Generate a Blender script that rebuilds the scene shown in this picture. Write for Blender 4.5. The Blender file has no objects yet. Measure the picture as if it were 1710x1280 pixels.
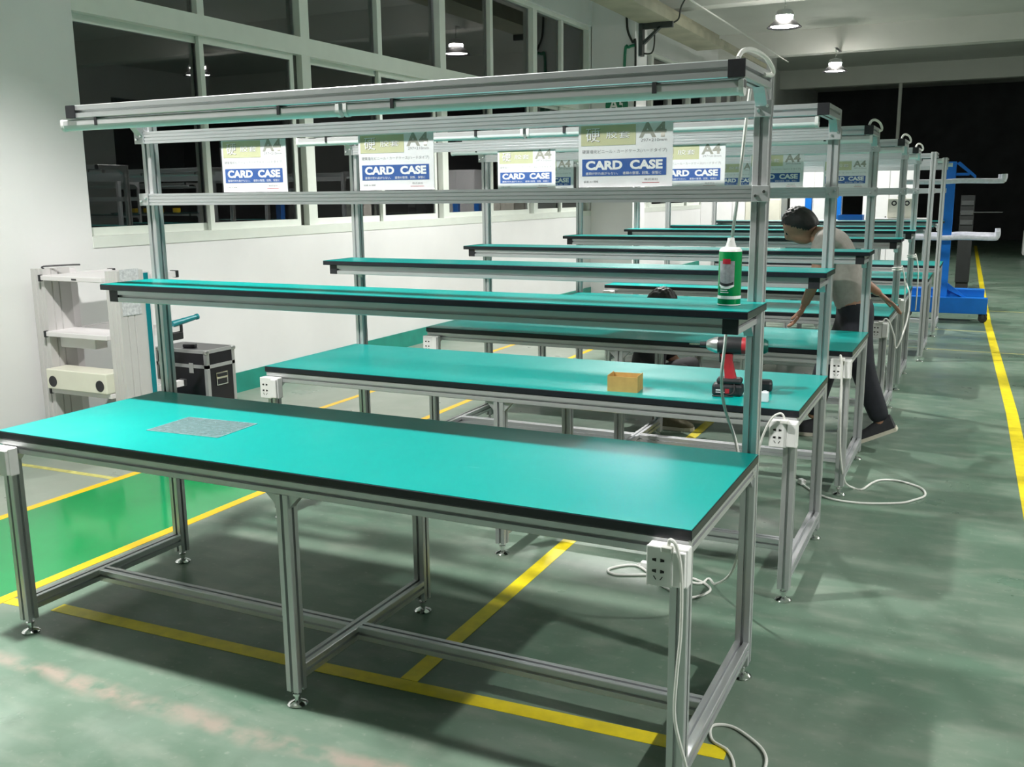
import bpy, bmesh, math, random
from mathutils import Vector, Matrix
random.seed(7)
SC = bpy.context.scene
COL = SC.collection
# ---------------------------------------------------------------- camera
cam_d = bpy.data.cameras.new('camera'); cam = bpy.data.objects.new('camera', cam_d); COL.objects.link(cam)
SC.camera = cam
YAW, PITCH, ROLL, FPX = 0.4544, 0.1934, -0.0103, 1608.7
cam_d.sensor_fit = 'HORIZONTAL'; cam_d.sensor_width = 36.0; cam_d.lens = FPX / 1710 * 36.0
cam_d.clip_start = 0.05; cam_d.clip_end = 200
cy, sy, cp, sp = math.cos(YAW), math.sin(YAW), math.cos(PITCH), math.sin(PITCH)
fw = Vector((-sy * cp, cy * cp, -sp)); rt = Vector((cy, sy, 0)); up = rt.cross(fw)
r2 = rt * math.cos(ROLL) + up * math.sin(ROLL); u2 = -rt * math.sin(ROLL) + up * math.cos(ROLL)
m = Matrix((r2, u2, -fw)).transposed().to_4x4(); m.translation = (0.572, -2.9172, 1.5334)
cam.matrix_world = m
# ---------------------------------------------------------------- world, exposure
w = bpy.data.worlds.new('night'); SC.world = w; w.use_nodes = True
w.node_tree.nodes['Background'].inputs[0].default_value = (0.010, 0.014, 0.030, 1)
w.node_tree.nodes['Background'].inputs[1].default_value = 1.0
SC.view_settings.view_transform = 'Standard'; SC.view_settings.look = 'None'
SC.view_settings.gamma = 1.0; SC.view_settings.use_curve_mapping = False
SC.view_settings.exposure = 0.0
LAMP_W = 310.0      # watts of each high-bay lamp's downward light

# ---------------------------------------------------------------- materials
MATS = {}
def new_mat(name):
    mt = bpy.data.materials.new(name); mt.use_nodes = True; MATS[name] = mt
    nt = mt.node_tree; return mt, nt, nt.nodes['Principled BSDF']
def mat(name, col, rough=0.5, metal=0.0, noise=0.0, scale=20.0, bump=0.0, spec=0.5, stretch=None, rvar=0.0, col2=None):
    mt, nt, b = new_mat(name)
    b.inputs['Base Color'].default_value = (*col, 1); b.inputs['Roughness'].default_value = rough
    b.inputs['Metallic'].default_value = metal; b.inputs['Specular IOR Level'].default_value = spec
    tc = nt.nodes.new('ShaderNodeTexCoord'); mp = nt.nodes.new('ShaderNodeMapping')
    nt.links.new(tc.outputs['Object'], mp.inputs[0])
    if stretch: mp.inputs['Scale'].default_value = stretch
    n = nt.nodes.new('ShaderNodeTexNoise'); n.inputs['Scale'].default_value = scale; n.inputs['Detail'].default_value = 4
    nt.links.new(mp.outputs[0], n.inputs['Vector'])
    if noise or col2:
        mx = nt.nodes.new('ShaderNodeMix'); mx.data_type = 'RGBA'
        c2 = col2 or tuple(max(0, c * (1 - noise)) for c in col)
        mx.inputs[6].default_value = (*col, 1); mx.inputs[7].default_value = (*c2, 1)
        mr = nt.nodes.new('ShaderNodeMapRange'); mr.inputs[1].default_value = .35; mr.inputs[2].default_value = .7
        nt.links.new(n.outputs[0], mr.inputs[0]); nt.links.new(mr.outputs[0], mx.inputs[0]); nt.links.new(mx.outputs[2], b.inputs['Base Color'])
    if rvar:
        mr2 = nt.nodes.new('ShaderNodeMapRange'); mr2.inputs[3].default_value = rough - rvar; mr2.inputs[4].default_value = rough + rvar
        nt.links.new(n.outputs[0], mr2.inputs[0]); nt.links.new(mr2.outputs[0], b.inputs['Roughness'])
    if bump:
        bp = nt.nodes.new('ShaderNodeBump'); bp.inputs['Strength'].default_value = bump; bp.inputs['Distance'].default_value = .002
        nt.links.new(n.outputs[0], bp.inputs['Height']); nt.links.new(bp.outputs[0], b.inputs['Normal'])
    return mt
def emit(name, col, s):
    mt, nt, b = new_mat(name)
    b.inputs['Base Color'].default_value = (*col, 1); b.inputs['Emission Color'].default_value = (*col, 1); b.inputs['Emission Strength'].default_value = s
    n = nt.nodes.new('ShaderNodeTexNoise'); n.inputs['Scale'].default_value = 3
    mr = nt.nodes.new('ShaderNodeMapRange'); mr.inputs[3].default_value = s * .97; mr.inputs[4].default_value = s * 1.03
    nt.links.new(n.outputs[0], mr.inputs[0]); nt.links.new(mr.outputs[0], b.inputs['Emission Strength'])
    return mt
mat('aluminium', (.59, .60, .61), .40, .65, .05, 9, 0, .5, (1, 1, 1), .05)
mat('aluminium_brushed', (.74, .75, .77), .33, .80, .02, 4)
mat('chrome', (.8, .8, .8), .12, 1, .05, 30)
mat('black_edge', (.012, .014, .02), .28, 0, .3, 60)
mat('black_plastic', (.018, .018, .022), .42, 0, .2, 80)
mat('white_plastic', (.80, .80, .79), .35, 0, .05, 30)
mat('cable_white', (.78, .78, .74), .45, 0, .08, 40)
mat('lamp_body', (.70, .70, .71), .3, .6, .05, 20)
mat('lamp_diffuser', (.78, .84, .84), .18, 0, .04, 12)
mat('dark_hole', (.01, .01, .01), .6, 0, .2, 50)
mat('wall_paint', (.80, .80, .80), .75, 0, .06, 1.5, .05)
mat('wall_grey', (.22, .23, .22), .8, 0, .1, 1.5)
mat('ceiling_paint', (.66, .67, .63), .8, 0, .10, 1.1, .05)
mat('beam_paint', (.72, .72, .68), .7, 0, .08, 1.3, .05)
mat('girder_paint', (.42, .41, .30), .6, .1, .25, 2.5)
mat('window_frame', (.74, .78, .72), .45, 0, .05, 6)
mat('sash_dark', (.10, .10, .09), .5, .2, .2, 20)
mat('skirting_green', (.015, .30, .23), .35, 0, .25, 5)
mat('green_walkway', (.004, .31, .085), .12, 0, .25, 1.3, 0, .5, None, .05)
mat('yellow_paint', (.86, .70, .015), .4, 0, .18, 18)
mat('orange_yellow_paint', (.92, .55, .006), .35, 0, .10, 12)
mat('pale_yellow_paint', (.62, .58, .18), .5, 0, .35, 25)
mat('rack_grey', (.56, .545, .54), .45, .0, .03, 3)
mat('rack_shelf', (.74, .71, .72), .45, 0, .03, 3)
mat('teal_strip', (.0, .20, .24), .35, 0, .1, 20)
mat('speaker_beige', (.76, .75, .64), .45, 0, .04, 10)
mat('paper', (.86, .86, .86), .6, 0, .06, 30)
mat('paper_print', (.66, .67, .69), .6, 0, 0, 60, 0, .5, None, 0, (.42, .43, .46))
mat('case_black', (.012, .011, .016), .3, 0, .2, 40, .1)
mat('card_white', (.86, .86, .88), .35, 0, .03, 15)
mat('card_blue', (.004, .085, .38), .4, 0, .1, 40)
mat('card_olive', (.60, .60, .36), .35, 0, .08, 15)
mat('card_grey', (.36, .35, .30), .4, 0, .08, 40)
mat('ink_white', (.90, .90, .90), .4, 0, .02, 40)
mat('ink_shadow', (.14, .13, .09), .4, 0, .1, 40)
mat('ink_small', (.26, .25, .27), .4, 0, .1, 60)
mat('cardboard', (.52, .33, .10), .75, 0, .15, 30)
mat('cardboard_inside', (.42, .24, .10), .75, 0, .15, 30)
mat('can_green', (.0, .22, .055), .25, 0, .06, 30)
mat('can_red', (.45, .02, .04), .3, 0, .1, 60)
mat('can_picture', (.36, .37, .40), .35, 0, .5, 45)
mat('can_dark', (.03, .03, .035), .4, 0, .3, 60)
mat('drill_red', (.42, .025, .035), .4, 0, .15, 60)
mat('drill_black', (.022, .022, .025), .45, 0, .2, 60)
mat('drill_metal', (.62, .62, .62), .3, .9, .15, 60)
mat('tool_green', (.0, .075, .055), .4, 0, .15, 60)
mat('bottle_white', (.72, .76, .80), .3, 0, .05, 30)
mat('cart_blue', (.004, .16, .62), .35, 0, .15, 6)
mat('foam_white', (.74, .74, .82), .55, 0, .18, 30, .6)
mat('machine_cream', (.78, .76, .66), .45, 0, .06, 10)
mat('cabinet_white', (.80, .80, .80), .45, 0, .05, 6)
mat('dark_machine', (.06, .07, .07), .5, .2, .3, 6)
mat('machine_black', (.012, .014, .014), .6, 0, .3, 6)
mat('drawer_grey', (.06, .065, .065), .5, .2, .2, 10)
mat('dark_wall', (.05, .05, .055), .8, 0, .3, 2)
mat('sign_green', (.01, .20, .10), .4, 0, .1, 20)
mat('yellow_bin', (.85, .55, .01), .4, 0, .1, 10)
mat('rubber', (.02, .02, .02), .7, 0, .2, 60)
mat('skin', (.38, .20, .13), .55, 0, .12, 30)
mat('hair', (.012, .010, .009), .5, 0, .3, 90, .4)
mat('shirt_taupe', (.36, .33, .30), .8, 0, .15, 40, .3)
mat('shirt_black', (.014, .014, .016), .8, 0, .25, 40, .3)
mat('trousers_navy', (.012, .014, .022), .8, 0, .25, 40, .3)
mat('shoe_dark', (.03, .03, .035), .6, 0, .2, 50)
mat('shoe_sole', (.62, .58, .48), .6, 0, .1, 40)
mat('shoe_olive', (.12, .11, .06), .7, 0, .2, 40)
mat('eye_dark', (.02, .015, .012), .2, 0, .1, 90)
mat('black_cable', (.02, .025, .02), .5, 0, .2, 40)
mat('lamp_shade', (.020, .020, .022), .5, .0, .1, 20)
mat('lamp_housing', (.55, .55, .56), .35, .7, .1, 20)
emit('lamp_glow', (1, .98, .94), 30)
emit('lamp_ring', (1, .97, .90), 260)
emit('far_glow', (1, .98, .94), 12)
# teal mat with fine light scratches
def mat_teal():
    mt, nt, b = new_mat('teal_mat')
    b.inputs['Roughness'].default_value = .30
    tc = nt.nodes.new('ShaderNodeTexCoord'); mp = nt.nodes.new('ShaderNodeMapping'); mp.inputs['Scale'].default_value = (2.2, 26, 1); mp.inputs['Rotation'].default_value = (0, 0, .25)
    n = nt.nodes.new('ShaderNodeTexNoise'); n.inputs['Scale'].default_value = 3.2; n.inputs['Detail'].default_value = 3
    oi = nt.nodes.new('ShaderNodeObjectInfo'); ad = nt.nodes.new('ShaderNodeVectorMath'); ad.operation = 'ADD'
    nt.links.new(tc.outputs['Object'], ad.inputs[0]); nt.links.new(oi.outputs['Random'], ad.inputs[1])
    nt.links.new(ad.outputs[0], mp.inputs[0]); nt.links.new(mp.outputs[0], n.inputs['Vector'])
    mr = nt.nodes.new('ShaderNodeMapRange'); mr.inputs[1].default_value = .74; mr.inputs[2].default_value = .80
    nt.links.new(n.outputs[0], mr.inputs[0])
    mx = nt.nodes.new('ShaderNodeMix'); mx.data_type = 'RGBA'
    mx.inputs[6].default_value = (.0, .305, .280, 1); mx.inputs[7].default_value = (.14, .45, .42, 1); b.inputs['Specular IOR Level'].default_value = .35
    nt.links.new(mr.outputs[0], mx.inputs[0]); nt.links.new(mx.outputs[2], b.inputs['Base Color'])
    n2 = nt.nodes.new('ShaderNodeTexNoise'); n2.inputs['Scale'].default_value = 5; nt.links.new(tc.outputs['Object'], n2.inputs['Vector'])
    m2 = nt.nodes.new('ShaderNodeMapRange'); m2.inputs[3].default_value = .24; m2.inputs[4].default_value = .42
    nt.links.new(n2.outputs[0], m2.inputs[0]); nt.links.new(m2.outputs[0], b.inputs['Roughness'])
mat_teal()
# epoxy floor: dull green, worn, with a scuffed joint strip
def mat_floor():
    mt, nt, b = new_mat('floor_epoxy'); N = nt.nodes; L = nt.links
    tc = N.new('ShaderNodeTexCoord')
    def noise(sc, det, vec=None, st=None):
        n = N.new('ShaderNodeTexNoise'); n.inputs['Scale'].default_value = sc; n.inputs['Detail'].default_value = det
        if st:
            mp = N.new('ShaderNodeMapping'); mp.inputs['Scale'].default_value = st; L.new(tc.outputs['Object'], mp.inputs[0]); L.new(mp.outputs[0], n.inputs['Vector'])
        else: L.new(tc.outputs['Object'], n.inputs['Vector'])
        return n.outputs[0]
    def rng(v, a, c, lo=0, hi=1):
        r = N.new('ShaderNodeMapRange'); r.inputs[1].default_value = a; r.inputs[2].default_value = c; r.inputs[3].default_value = lo; r.inputs[4].default_value = hi; L.new(v, r.inputs[0]); return r.outputs[0]
    def mix(f, c1, c2):
        x = N.new('ShaderNodeMix'); x.data_type = 'RGBA'; L.new(f, x.inputs[0])
        for k, c in ((6, c1), (7, c2)):
            if isinstance(c, tuple): x.inputs[k].default_value = (*c, 1)
            else: L.new(c, x.inputs[k])
        return x.outputs[2]
    def math2(op, a, c):
        x = N.new('ShaderNodeMath'); x.operation = op
        for k, v in ((0, a), (1, c)):
            if isinstance(v, (int, float)): x.inputs[k].default_value = v
            else: L.new(v, x.inputs[k])
        return x.outputs[0]
    base = mix(rng(noise(1.1, 5), .35, .68), (.090, .165, .115), (.165, .225, .175))
    base = mix(rng(noise(4.5, 8, st=(1, 2.2, 1)), .48, .74, 0, .6), base, (.25, .285, .235))
    base = mix(rng(noise(2.3, 8, st=(1.6, 1, 1)), .52, .72, 0, .55), base, (.075, .115, .085))
    base = mix(rng(noise(40, 4), .62, .75, 0, .35), base, (.33, .35, .30))
    sep = N.new('ShaderNodeSeparateXYZ'); L.new(tc.outputs['Object'], sep.inputs[0])
    # paler, greyer floor in the wall-side lane (worn paint)
    lane = rng(sep.outputs[0], -2.6, -3.0, 0, .62)
    base = mix(lane, base, (.36, .38, .33))
    # scuffed joint running across in front of the first bench
    wob = rng(noise(2.2, 5), 0, 1, -.10, .10)
    d = math2('ABSOLUTE', math2('ADD', math2('ADD', sep.outputs[1], .95), wob), 0)
    strip = math2('SUBTRACT', 1.0, rng(d, .008, .055))
    strip = math2('MULTIPLY', strip, rng(noise(11, 6), .36, .56))
    strip = math2('MULTIPLY', strip, rng(sep.outputs[0], .2, -.6))
    base = mix(strip, base, (.30, .245, .205))
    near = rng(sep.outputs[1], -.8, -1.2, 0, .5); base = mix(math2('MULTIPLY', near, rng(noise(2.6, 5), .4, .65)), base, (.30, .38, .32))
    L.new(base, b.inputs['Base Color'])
    L.new(rng(noise(3, 4), .3, .7, .26, .44), b.inputs['Roughness'])
    bp = N.new('ShaderNodeBump'); bp.inputs['Strength'].default_value = .08; bp.inputs['Distance'].default_value = .004; L.new(noise(25, 5), bp.inputs['Height']); L.new(bp.outputs[0], b.inputs['Normal'])
mat_floor()
def mat_glass(name, tint, refl, rough=.01, trans=1.0):
    mt = bpy.data.materials.new(name); mt.use_nodes = True; MATS[name] = mt; nt = mt.node_tree; N = nt.nodes; L = nt.links
    N.remove(N['Principled BSDF']); out = N['Material Output']
    t = N.new('ShaderNodeBsdfTransparent'); t.inputs[0].default_value = (*tint, 1)
    g = N.new('ShaderNodeBsdfGlossy'); g.inputs['Roughness'].default_value = rough; g.inputs[0].default_value = (.95, .93, .95, 1)
    f = N.new('ShaderNodeFresnel'); f.inputs[0].default_value = refl
    mx = N.new('ShaderNodeMixShader'); L.new(f.outputs[0], mx.inputs[0]); L.new(t.outputs[0], mx.inputs[1]); L.new(g.outputs[0], mx.inputs[2])
    # faint dust so the pane is not perfectly clean
    n = N.new('ShaderNodeTexNoise'); n.inputs['Scale'].default_value = 3
    d = N.new('ShaderNodeBsdfDiffuse'); d.inputs[0].default_value = (.5, .5, .5, 1)
    m2 = N.new('ShaderNodeMixShader'); mr = N.new('ShaderNodeMapRange'); mr.inputs[3].default_value = 0; mr.inputs[4].default_value = .02
    L.new(n.outputs[0], mr.inputs[0]); L.new(mr.outputs[0], m2.inputs[0]); L.new(mx.outputs[0], m2.inputs[1]); L.new(d.outputs[0], m2.inputs[2])
    L.new(m2.outputs[0], out.inputs[0])
mat_glass('window_glass', (.75, .8, .85), 2.35)
def mat_film(name, col, alpha, rough):
    mt, nt, b = new_mat(name)
    b.inputs['Base Color'].default_value = (*col, 1); b.inputs['Roughness'].default_value = rough
    n = nt.nodes.new('ShaderNodeTexNoise'); n.inputs['Scale'].default_value = 14; n.inputs['Detail'].default_value = 5
    mr = nt.nodes.new('ShaderNodeMapRange'); mr.inputs[1].default_value = .3; mr.inputs[2].default_value = .7; mr.inputs[3].default_value = alpha * .6; mr.inputs[4].default_value = min(1, alpha * 1.4)
    nt.links.new(n.outputs[0], mr.inputs[0]); nt.links.new(mr.outputs[0], b.inputs['Alpha'])
mat_film('clear_sleeve', (.9, .9, .92), .03, .2)
mat_film('frosted_sheet', (.17, .26, .27), .55, .40)
mat_film('sheet_edge', (.30, .46, .47), .75, .4)

# ---------------------------------------------------------------- mesh helpers
class MB:
    def __init__(s): s.v = []; s.f = []
    def add(s, vs, fs):
        o = len(s.v); s.v += [tuple(v) for v in vs]; s.f += [tuple(i + o for i in f) for f in fs]; return s
    def box(s, x0, x1, y0, y1, z0, z1):
        return s.add([(x0, y0, z0), (x1, y0, z0), (x1, y1, z0), (x0, y1, z0), (x0, y0, z1), (x1, y0, z1), (x1, y1, z1), (x0, y1, z1)],
                     [(0, 3, 2, 1), (4, 5, 6, 7), (0, 1, 5, 4), (1, 2, 6, 5), (2, 3, 7, 6), (3, 0, 4, 7)])
    def rbox(s, x0, x1, y0, y1, z0, z1, r=.004):
        # box with chamfered edges
        bm = bmesh.new(); bmesh.ops.create_cube(bm, size=1)
        for v in bm.verts: v.co = ((x0 + x1) / 2 + v.co.x * (x1 - x0), (y0 + y1) / 2 + v.co.y * (y1 - y0), (z0 + z1) / 2 + v.co.z * (z1 - z0))
        bmesh.ops.bevel(bm, geom=bm.edges[:], offset=r, segments=2, profile=.5, affect='EDGES')
        bm.verts.index_update(); s.add([v.co[:] for v in bm.verts], [[v.index for v in f.verts] for f in bm.faces]); bm.free(); return s
    def prism(s, poly, p0, p1, ua, va):
        # polygon (u,v) swept from p0 to p1, u along ua, v along va
        p0, p1, ua, va = Vector(p0), Vector(p1), Vector(ua), Vector(va); n = len(poly)
        a = [p0 + ua * q[0] + va * q[1] for q in poly]; c = [p1 + ua * q[0] + va * q[1] for q in poly]
        return s.add(a + c, [tuple(range(n - 1, -1, -1)), tuple(range(n, 2 * n))] + [(i, (i + 1) % n, n + (i + 1) % n, n + i) for i in range(n)])
    def tube(s, p0, p1, r0, r1=None, n=14):
        r1 = r0 if r1 is None else r1; p0, p1 = Vector(p0), Vector(p1); d = (p1 - p0).normalized()
        a = d.orthogonal().normalized(); b = d.cross(a)
        c = [(math.cos(2 * math.pi * i / n), math.sin(2 * math.pi * i / n)) for i in range(n)]
        return s.add([p0 + (a * x + b * y) * r0 for x, y in c] + [p1 + (a * x + b * y) * r1 for x, y in c],
                     [tuple(range(n - 1, -1, -1)), tuple(range(n, 2 * n))] + [(i, (i + 1) % n, n + (i + 1) % n, n + i) for i in range(n)])
    def lathe(s, prof, c=(0, 0, 0), n=24, axis='z'):
        # profile of (r, h)
        vs = []; fs = []; k = len(prof)
        for i in range(n):
            a = 2 * math.pi * i / n
            for r, h in prof:
                if axis == 'z': q = (c[0] + r * math.cos(a), c[1] + r * math.sin(a), c[2] + h)
                elif axis == 'x': q = (c[0] + h, c[1] + r * math.cos(a), c[2] + r * math.sin(a))
                else: q = (c[0] + r * math.sin(a), c[1] + h, c[2] + r * math.cos(a))
                vs.append(q)
        for i in range(n):
            j = (i + 1) % n
            for q in range(k - 1): fs.append((i * k + q, j * k + q, j * k + q + 1, i * k + q + 1))
        return s.add(vs, fs)
    def path(s, pts, r, n=8, sub=6):
        pts = smooth_path([Vector(p) for p in pts], sub); k = len(pts)
        t0 = (pts[1] - pts[0]).normalized(); nrm = t0.orthogonal().normalized(); vs = []
        for i, p in enumerate(pts):
            t = (pts[min(i + 1, k - 1)] - pts[max(i - 1, 0)]).normalized()
            nrm = (nrm - t * nrm.dot(t)); nrm = nrm.normalized() if nrm.length > 1e-6 else t.orthogonal().normalized(); b = t.cross(nrm)
            vs += [p + (nrm * math.cos(2 * math.pi * j / n) + b * math.sin(2 * math.pi * j / n)) * r for j in range(n)]
        fs = [(i * n + j, i * n + (j + 1) % n, (i + 1) * n + (j + 1) % n, (i + 1) * n + j) for i in range(k - 1) for j in range(n)]
        fs += [tuple(range(n - 1, -1, -1)), tuple((k - 1) * n + j for j in range(n))]
        return s.add(vs, fs)
    def mesh(s, name, m, smooth=False):
        me = bpy.data.meshes.new(name); me.from_pydata(s.v, [], s.f)
        bm = bmesh.new(); bm.from_mesh(me); bmesh.ops.recalc_face_normals(bm, faces=bm.faces[:]); bm.to_mesh(me); bm.free()
        if m: me.materials.append(MATS[m])
        if smooth:
            for p in me.polygons: p.use_smooth = True
            try: me.set_sharp_from_angle(angle=math.radians(40))
            except Exception: pass
        return me
    def build(s, name, m, parent=None, loc=None, smooth=False):
        return link(name, s.mesh(name, m, smooth), parent, loc)
def smooth_path(p, sub):
    if len(p) < 3: return p
    out = []
    for i in range(len(p) - 1):
        a = p[max(i - 1, 0)]; b = p[i]; c = p[i + 1]; d = p[min(i + 2, len(p) - 1)]
        for k in range(sub):
            t = k / sub
            out.append(.5 * ((2 * b) + (c - a) * t + (2 * a - 5 * b + 4 * c - d) * t * t + (3 * b - a - 3 * c + d) * t ** 3))
    return out + [p[-1]]
def link(name, me, parent=None, loc=None, rot=None):
    o = bpy.data.objects.new(name, me); COL.objects.link(o)
    if parent: o.parent = parent
    if loc: o.location = loc
    if rot: o.rotation_euler = rot
    return o
def thing(name, label, cat, loc=(0, 0, 0), rz=0, group=None):
    o = link(name, None, None, loc, (0, 0, rz)); o.empty_display_size = .1; tag(o, label, cat, group); return o
def tag(o, label, cat, group=None):
    o['label'] = label; o['category'] = cat
    if group: o['group'] = group
    return o
def struct(o): o['kind'] = 'structure'; return o
def sbuild(b, name, m, parent=None, smooth=False):
    o = b.build(name, m, parent, None, smooth)
    if parent is None: struct(o)
    return o
B = MB

# ---------------------------------------------------------------- setting
XW = -4.73; ZC = 4.72; Y0, Y1 = -7.5, 31.0; XR = 9.0
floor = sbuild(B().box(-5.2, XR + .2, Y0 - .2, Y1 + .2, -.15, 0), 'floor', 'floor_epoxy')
struct(floor)
sbuild(B().box(-5.2, XR + .2, Y0 - .2, Y1 + .2, ZC, ZC + .15), 'ceiling', 'ceiling_paint')
# left wall with two window bays
ZS, ZH = 1.215, 3.885
BAYS = [(1.65, 10.66), (11.21, 20.2)]
wl = B()
wl.box(-4.98, XW, Y0, Y1, 0, ZS); wl.box(-4.98, XW, Y0, Y1, ZH, ZC)
for a, c in ((Y0, 1.65), (10.66, 11.21), (20.2, Y1)): wl.box(-4.98, XW, a, c, ZS, ZH)
wall_left = sbuild(wl, 'wall_left', 'wall_paint')
sbuild(B().box(-4.74, -4.08, 10.66, 11.21, 0, ZC).box(-4.74, -4.08, 20.2, 20.75, 0, ZC), 'pilaster', 'wall_paint', wall_left)
sbuild(B().box(XR, XR + .15, Y0, 14.6, 0, ZC).box(XR, XR + .15, 14.6, 21, 3.95, ZC).box(XR, XR + .15, 21, Y1, 0, ZC).box(XR, XR + .15, 14.6, 21, 0, .6), 'wall_right', 'wall_paint')
sbuild(B().box(-5.2, XR + .2, Y0 - .15, Y0, 0, ZC), 'wall_front', 'wall_grey')
sbuild(B().box(-5.2, XR + .2, Y1, Y1 + .15, 0, ZC), 'wall_back', 'dark_wall')
sbuild(B().box(XW, XW + .012, Y0, 10.66, 0, .16), 'baseboard_left', 'skirting_green')
sbuild(B().box(XW, XW + .012, 11.21, 20.2, 0, .16), 'baseboard_left', 'skirting_green')
# ceiling beams
for i, yb in enumerate((-6.8, -.6, 5.65, 11.9, 17.9, 24.6)):
    sbuild(B().box(-4.9, XR, yb, yb + .32, 4.25, ZC), 'trim_%d' % (i + 1), 'beam_paint')
# runway girder along the wall with its cable tray
g = sbuild(B().box(-4.08, -3.62, 2.0, 13.9, 3.90, 4.02).box(-4.0, -3.7, 2.0, 13.9, 4.02, 4.12), 'trim_8', 'girder_paint')
sbuild(B().box(-3.80, -3.66, 13.9, 17.6, 3.98, 4.06), 'cable_tray', 'girder_paint', g)
sbuild(B().box(-4.08, -3.60, 10.86, 10.92, 3.82, 3.90).prism([(0, 0), (.30, .26), (.30, .30), (0, .06)], (-4.08, 10.86, 3.56), (-4.08, 10.92, 3.56), (1, 0, 0), (0, 0, 1)).box(-4.08, -4.03, 10.83, 10.95, 3.46, 3.90), 'bracket', 'dark_machine', g)
sbuild(B().path([(-4.2, 10.64, 4.1), (-4.18, 10.63, 3.8), (-4.10, 10.63, 3.62), (-4.06, 10.64, 3.55), (-4.06, 10.64, 2.2)], .016), 'conduit', 'black_cable', g)
sbuild(B().path([(-4.22, 10.645, 2.2), (-4.22, 10.645, 3.45), (-4.16, 10.645, 3.56), (-4.07, 10.645, 3.58)], .02), 'conduit', 'sign_green', g)
sbuild(B().path([(-4.04, 10.93, 3.5), (-3.92, 10.93, 3.5), (-3.88, 10.93, 3.62), (-3.88, 10.93, 3.86)], .012), 'conduit', 'black_cable', g)
sbuild(B().path([(-3.62, 11.0, 3.9), (-3.55, 11.0, 3.95), (-3.52, 11.0, 4.1), (-3.52, 11.3, 4.3)], .012), 'conduit', 'black_cable', g)
sbuild(B().tube((-3.3, 6.0, 4.12), (-3.3, 17.9, 4.12), .012), 'conduit', 'beam_paint', g)

def window(n, ya, yb):
    W = link('window_%d' % n, None); struct(W)
    F = 'window_frame'
    B().box(-4.90, -4.725, ya, yb, ZS, ZS + .075).build('sill', F, W)
    B().box(-4.88, -4.77, ya, yb, ZH - .05, ZH).build('head_rail', F, W)
    B().box(-4.88, -4.765, ya, yb, 2.715, 2.86).build('transom', F, W)
    B().box(-4.88, -4.80, ya, ya + .04, ZS + .075, ZH - .05).build('jamb', 'sash_dark', W)
    B().box(-4.88, -4.77, yb - .05, yb, ZS + .075, ZH - .05).build('jamb', F, W)
    sec = 2.36; y = ya; k = 0
    while y < yb - .6:
        ye = min(y + sec + (.06 if k == 0 else 0), yb)
        if yb - ye < .7: ye = yb
        if ye < yb - .1:
            B().box(-4.88, -4.77, ye - .06, ye + .06, ZS + .075, ZH - .05).build('mullion', F, W)
        ym = (y + ye) / 2
        # lower pair of sliding sashes
        for q, (a, c, xp) in enumerate(((y + .05, ym + .03, -4.855), (ym - .03, ye - .14, -4.815))):
            if c - a < .2: continue
            s = B()
            s.box(xp - .015, xp + .015, a, c, ZS + .075, ZS + .13).box(xp - .015, xp + .015, a, c, 2.665, 2.715)
            s.box(xp - .015, xp + .015, a, a + .045, ZS + .13, 2.665).box(xp - .015, xp + .015, c - .045, c, ZS + .13, 2.665)
            so = s.build('sash', F, W)
            B().box(xp - .003, xp + .003, a + .045, c - .045, ZS + .13, 2.665).build('pane', 'window_glass', so)
        B().box(-4.875, -4.83, ye - .14, ye - .06, ZS + .075, 2.715).build('track_gap', 'sash_dark', W)
        # upper fixed lights
        B().box(-4.87, -4.79, ym - .035, ym + .035, 2.86, ZH - .05).build('mullion', F, W)
        for a, c in ((y + .05, ym - .035), (ym + .035, ye - .05)):
            B().box(-4.845, -4.839, a, c, 2.86, ZH - .05).build('pane', 'window_glass', W)
        y = ye; k += 1
    return W
window(1, *BAYS[0]); window(2, *BAYS[1])
sbuild(B().box(XR + .02, XR + .04, 14.6, 21, .6, 3.95), 'window_3', 'window_glass')
sbuild(B().box(-5.2, -4.98, Y0, Y0 + .01, 0, .01), 'trim_9', 'wall_paint')

# floor markings: painted strips, children of the floor
def strip(pts, wd, m, name='floor_marking', z=.0012):
    vs = []; k = len(pts); P = [Vector((*p, 0)) for p in pts]
    for i, p in enumerate(P):
        t = (P[min(i + 1, k - 1)] - P[max(i - 1, 0)]).normalized(); n = Vector((-t.y, t.x, 0)) * wd / 2
        vs += [(p.x - n.x, p.y - n.y, 0), (p.x + n.x, p.y + n.y, 0), (p.x + n.x, p.y + n.y, z), (p.x - n.x, p.y - n.y, z)]
    fs = []
    for i in range(k - 1):
        a, c = 4 * i, 4 * i + 4
        fs += [(a + 3, a + 2, c + 2, c + 3), (a, a + 3, c + 3, c), (a + 1, c + 1, c + 2, a + 2), (a, c, c + 1, a + 1)]
    fs += [(0, 1, 2, 3), (4 * k - 4, 4 * k - 1, 4 * k - 2, 4 * k - 3)]
    return B().add(vs, fs).build(name, m, floor)
B().box(-3.655, -2.805, Y0, 0.93, 0, .0008).build('walkway_paint', 'green_walkway', floor)
strip([(-3.68, Y0), (-3.68, .93)], .055, 'orange_yellow_paint', z=.0014)
strip([(-2.78, Y0), (-2.78, .93)], .055, 'orange_yellow_paint', z=.0014)
strip([(-3.75, 2.6), (-3.80, 9.5)], .05, 'orange_yellow_paint')
strip([(-2.87, 2.7), (-2.95, 9.5)], .05, 'orange_yellow_paint')
strip([(-4.70, .74), (-3.71, .765)], .04, 'pale_yellow_paint')
strip([(-2.75, -.612), (-2.62, -.605)], .05, 'yellow_paint')
strip([(-2.52, -.575), (-1.44, -.545), (-.70, -.51), (.03, -.475)], .062, 'yellow_paint')
strip([(-.995, -.49), (-1.015, .965), (-1.03, 4.2)], .062, 'yellow_paint', z=.0016)
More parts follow.
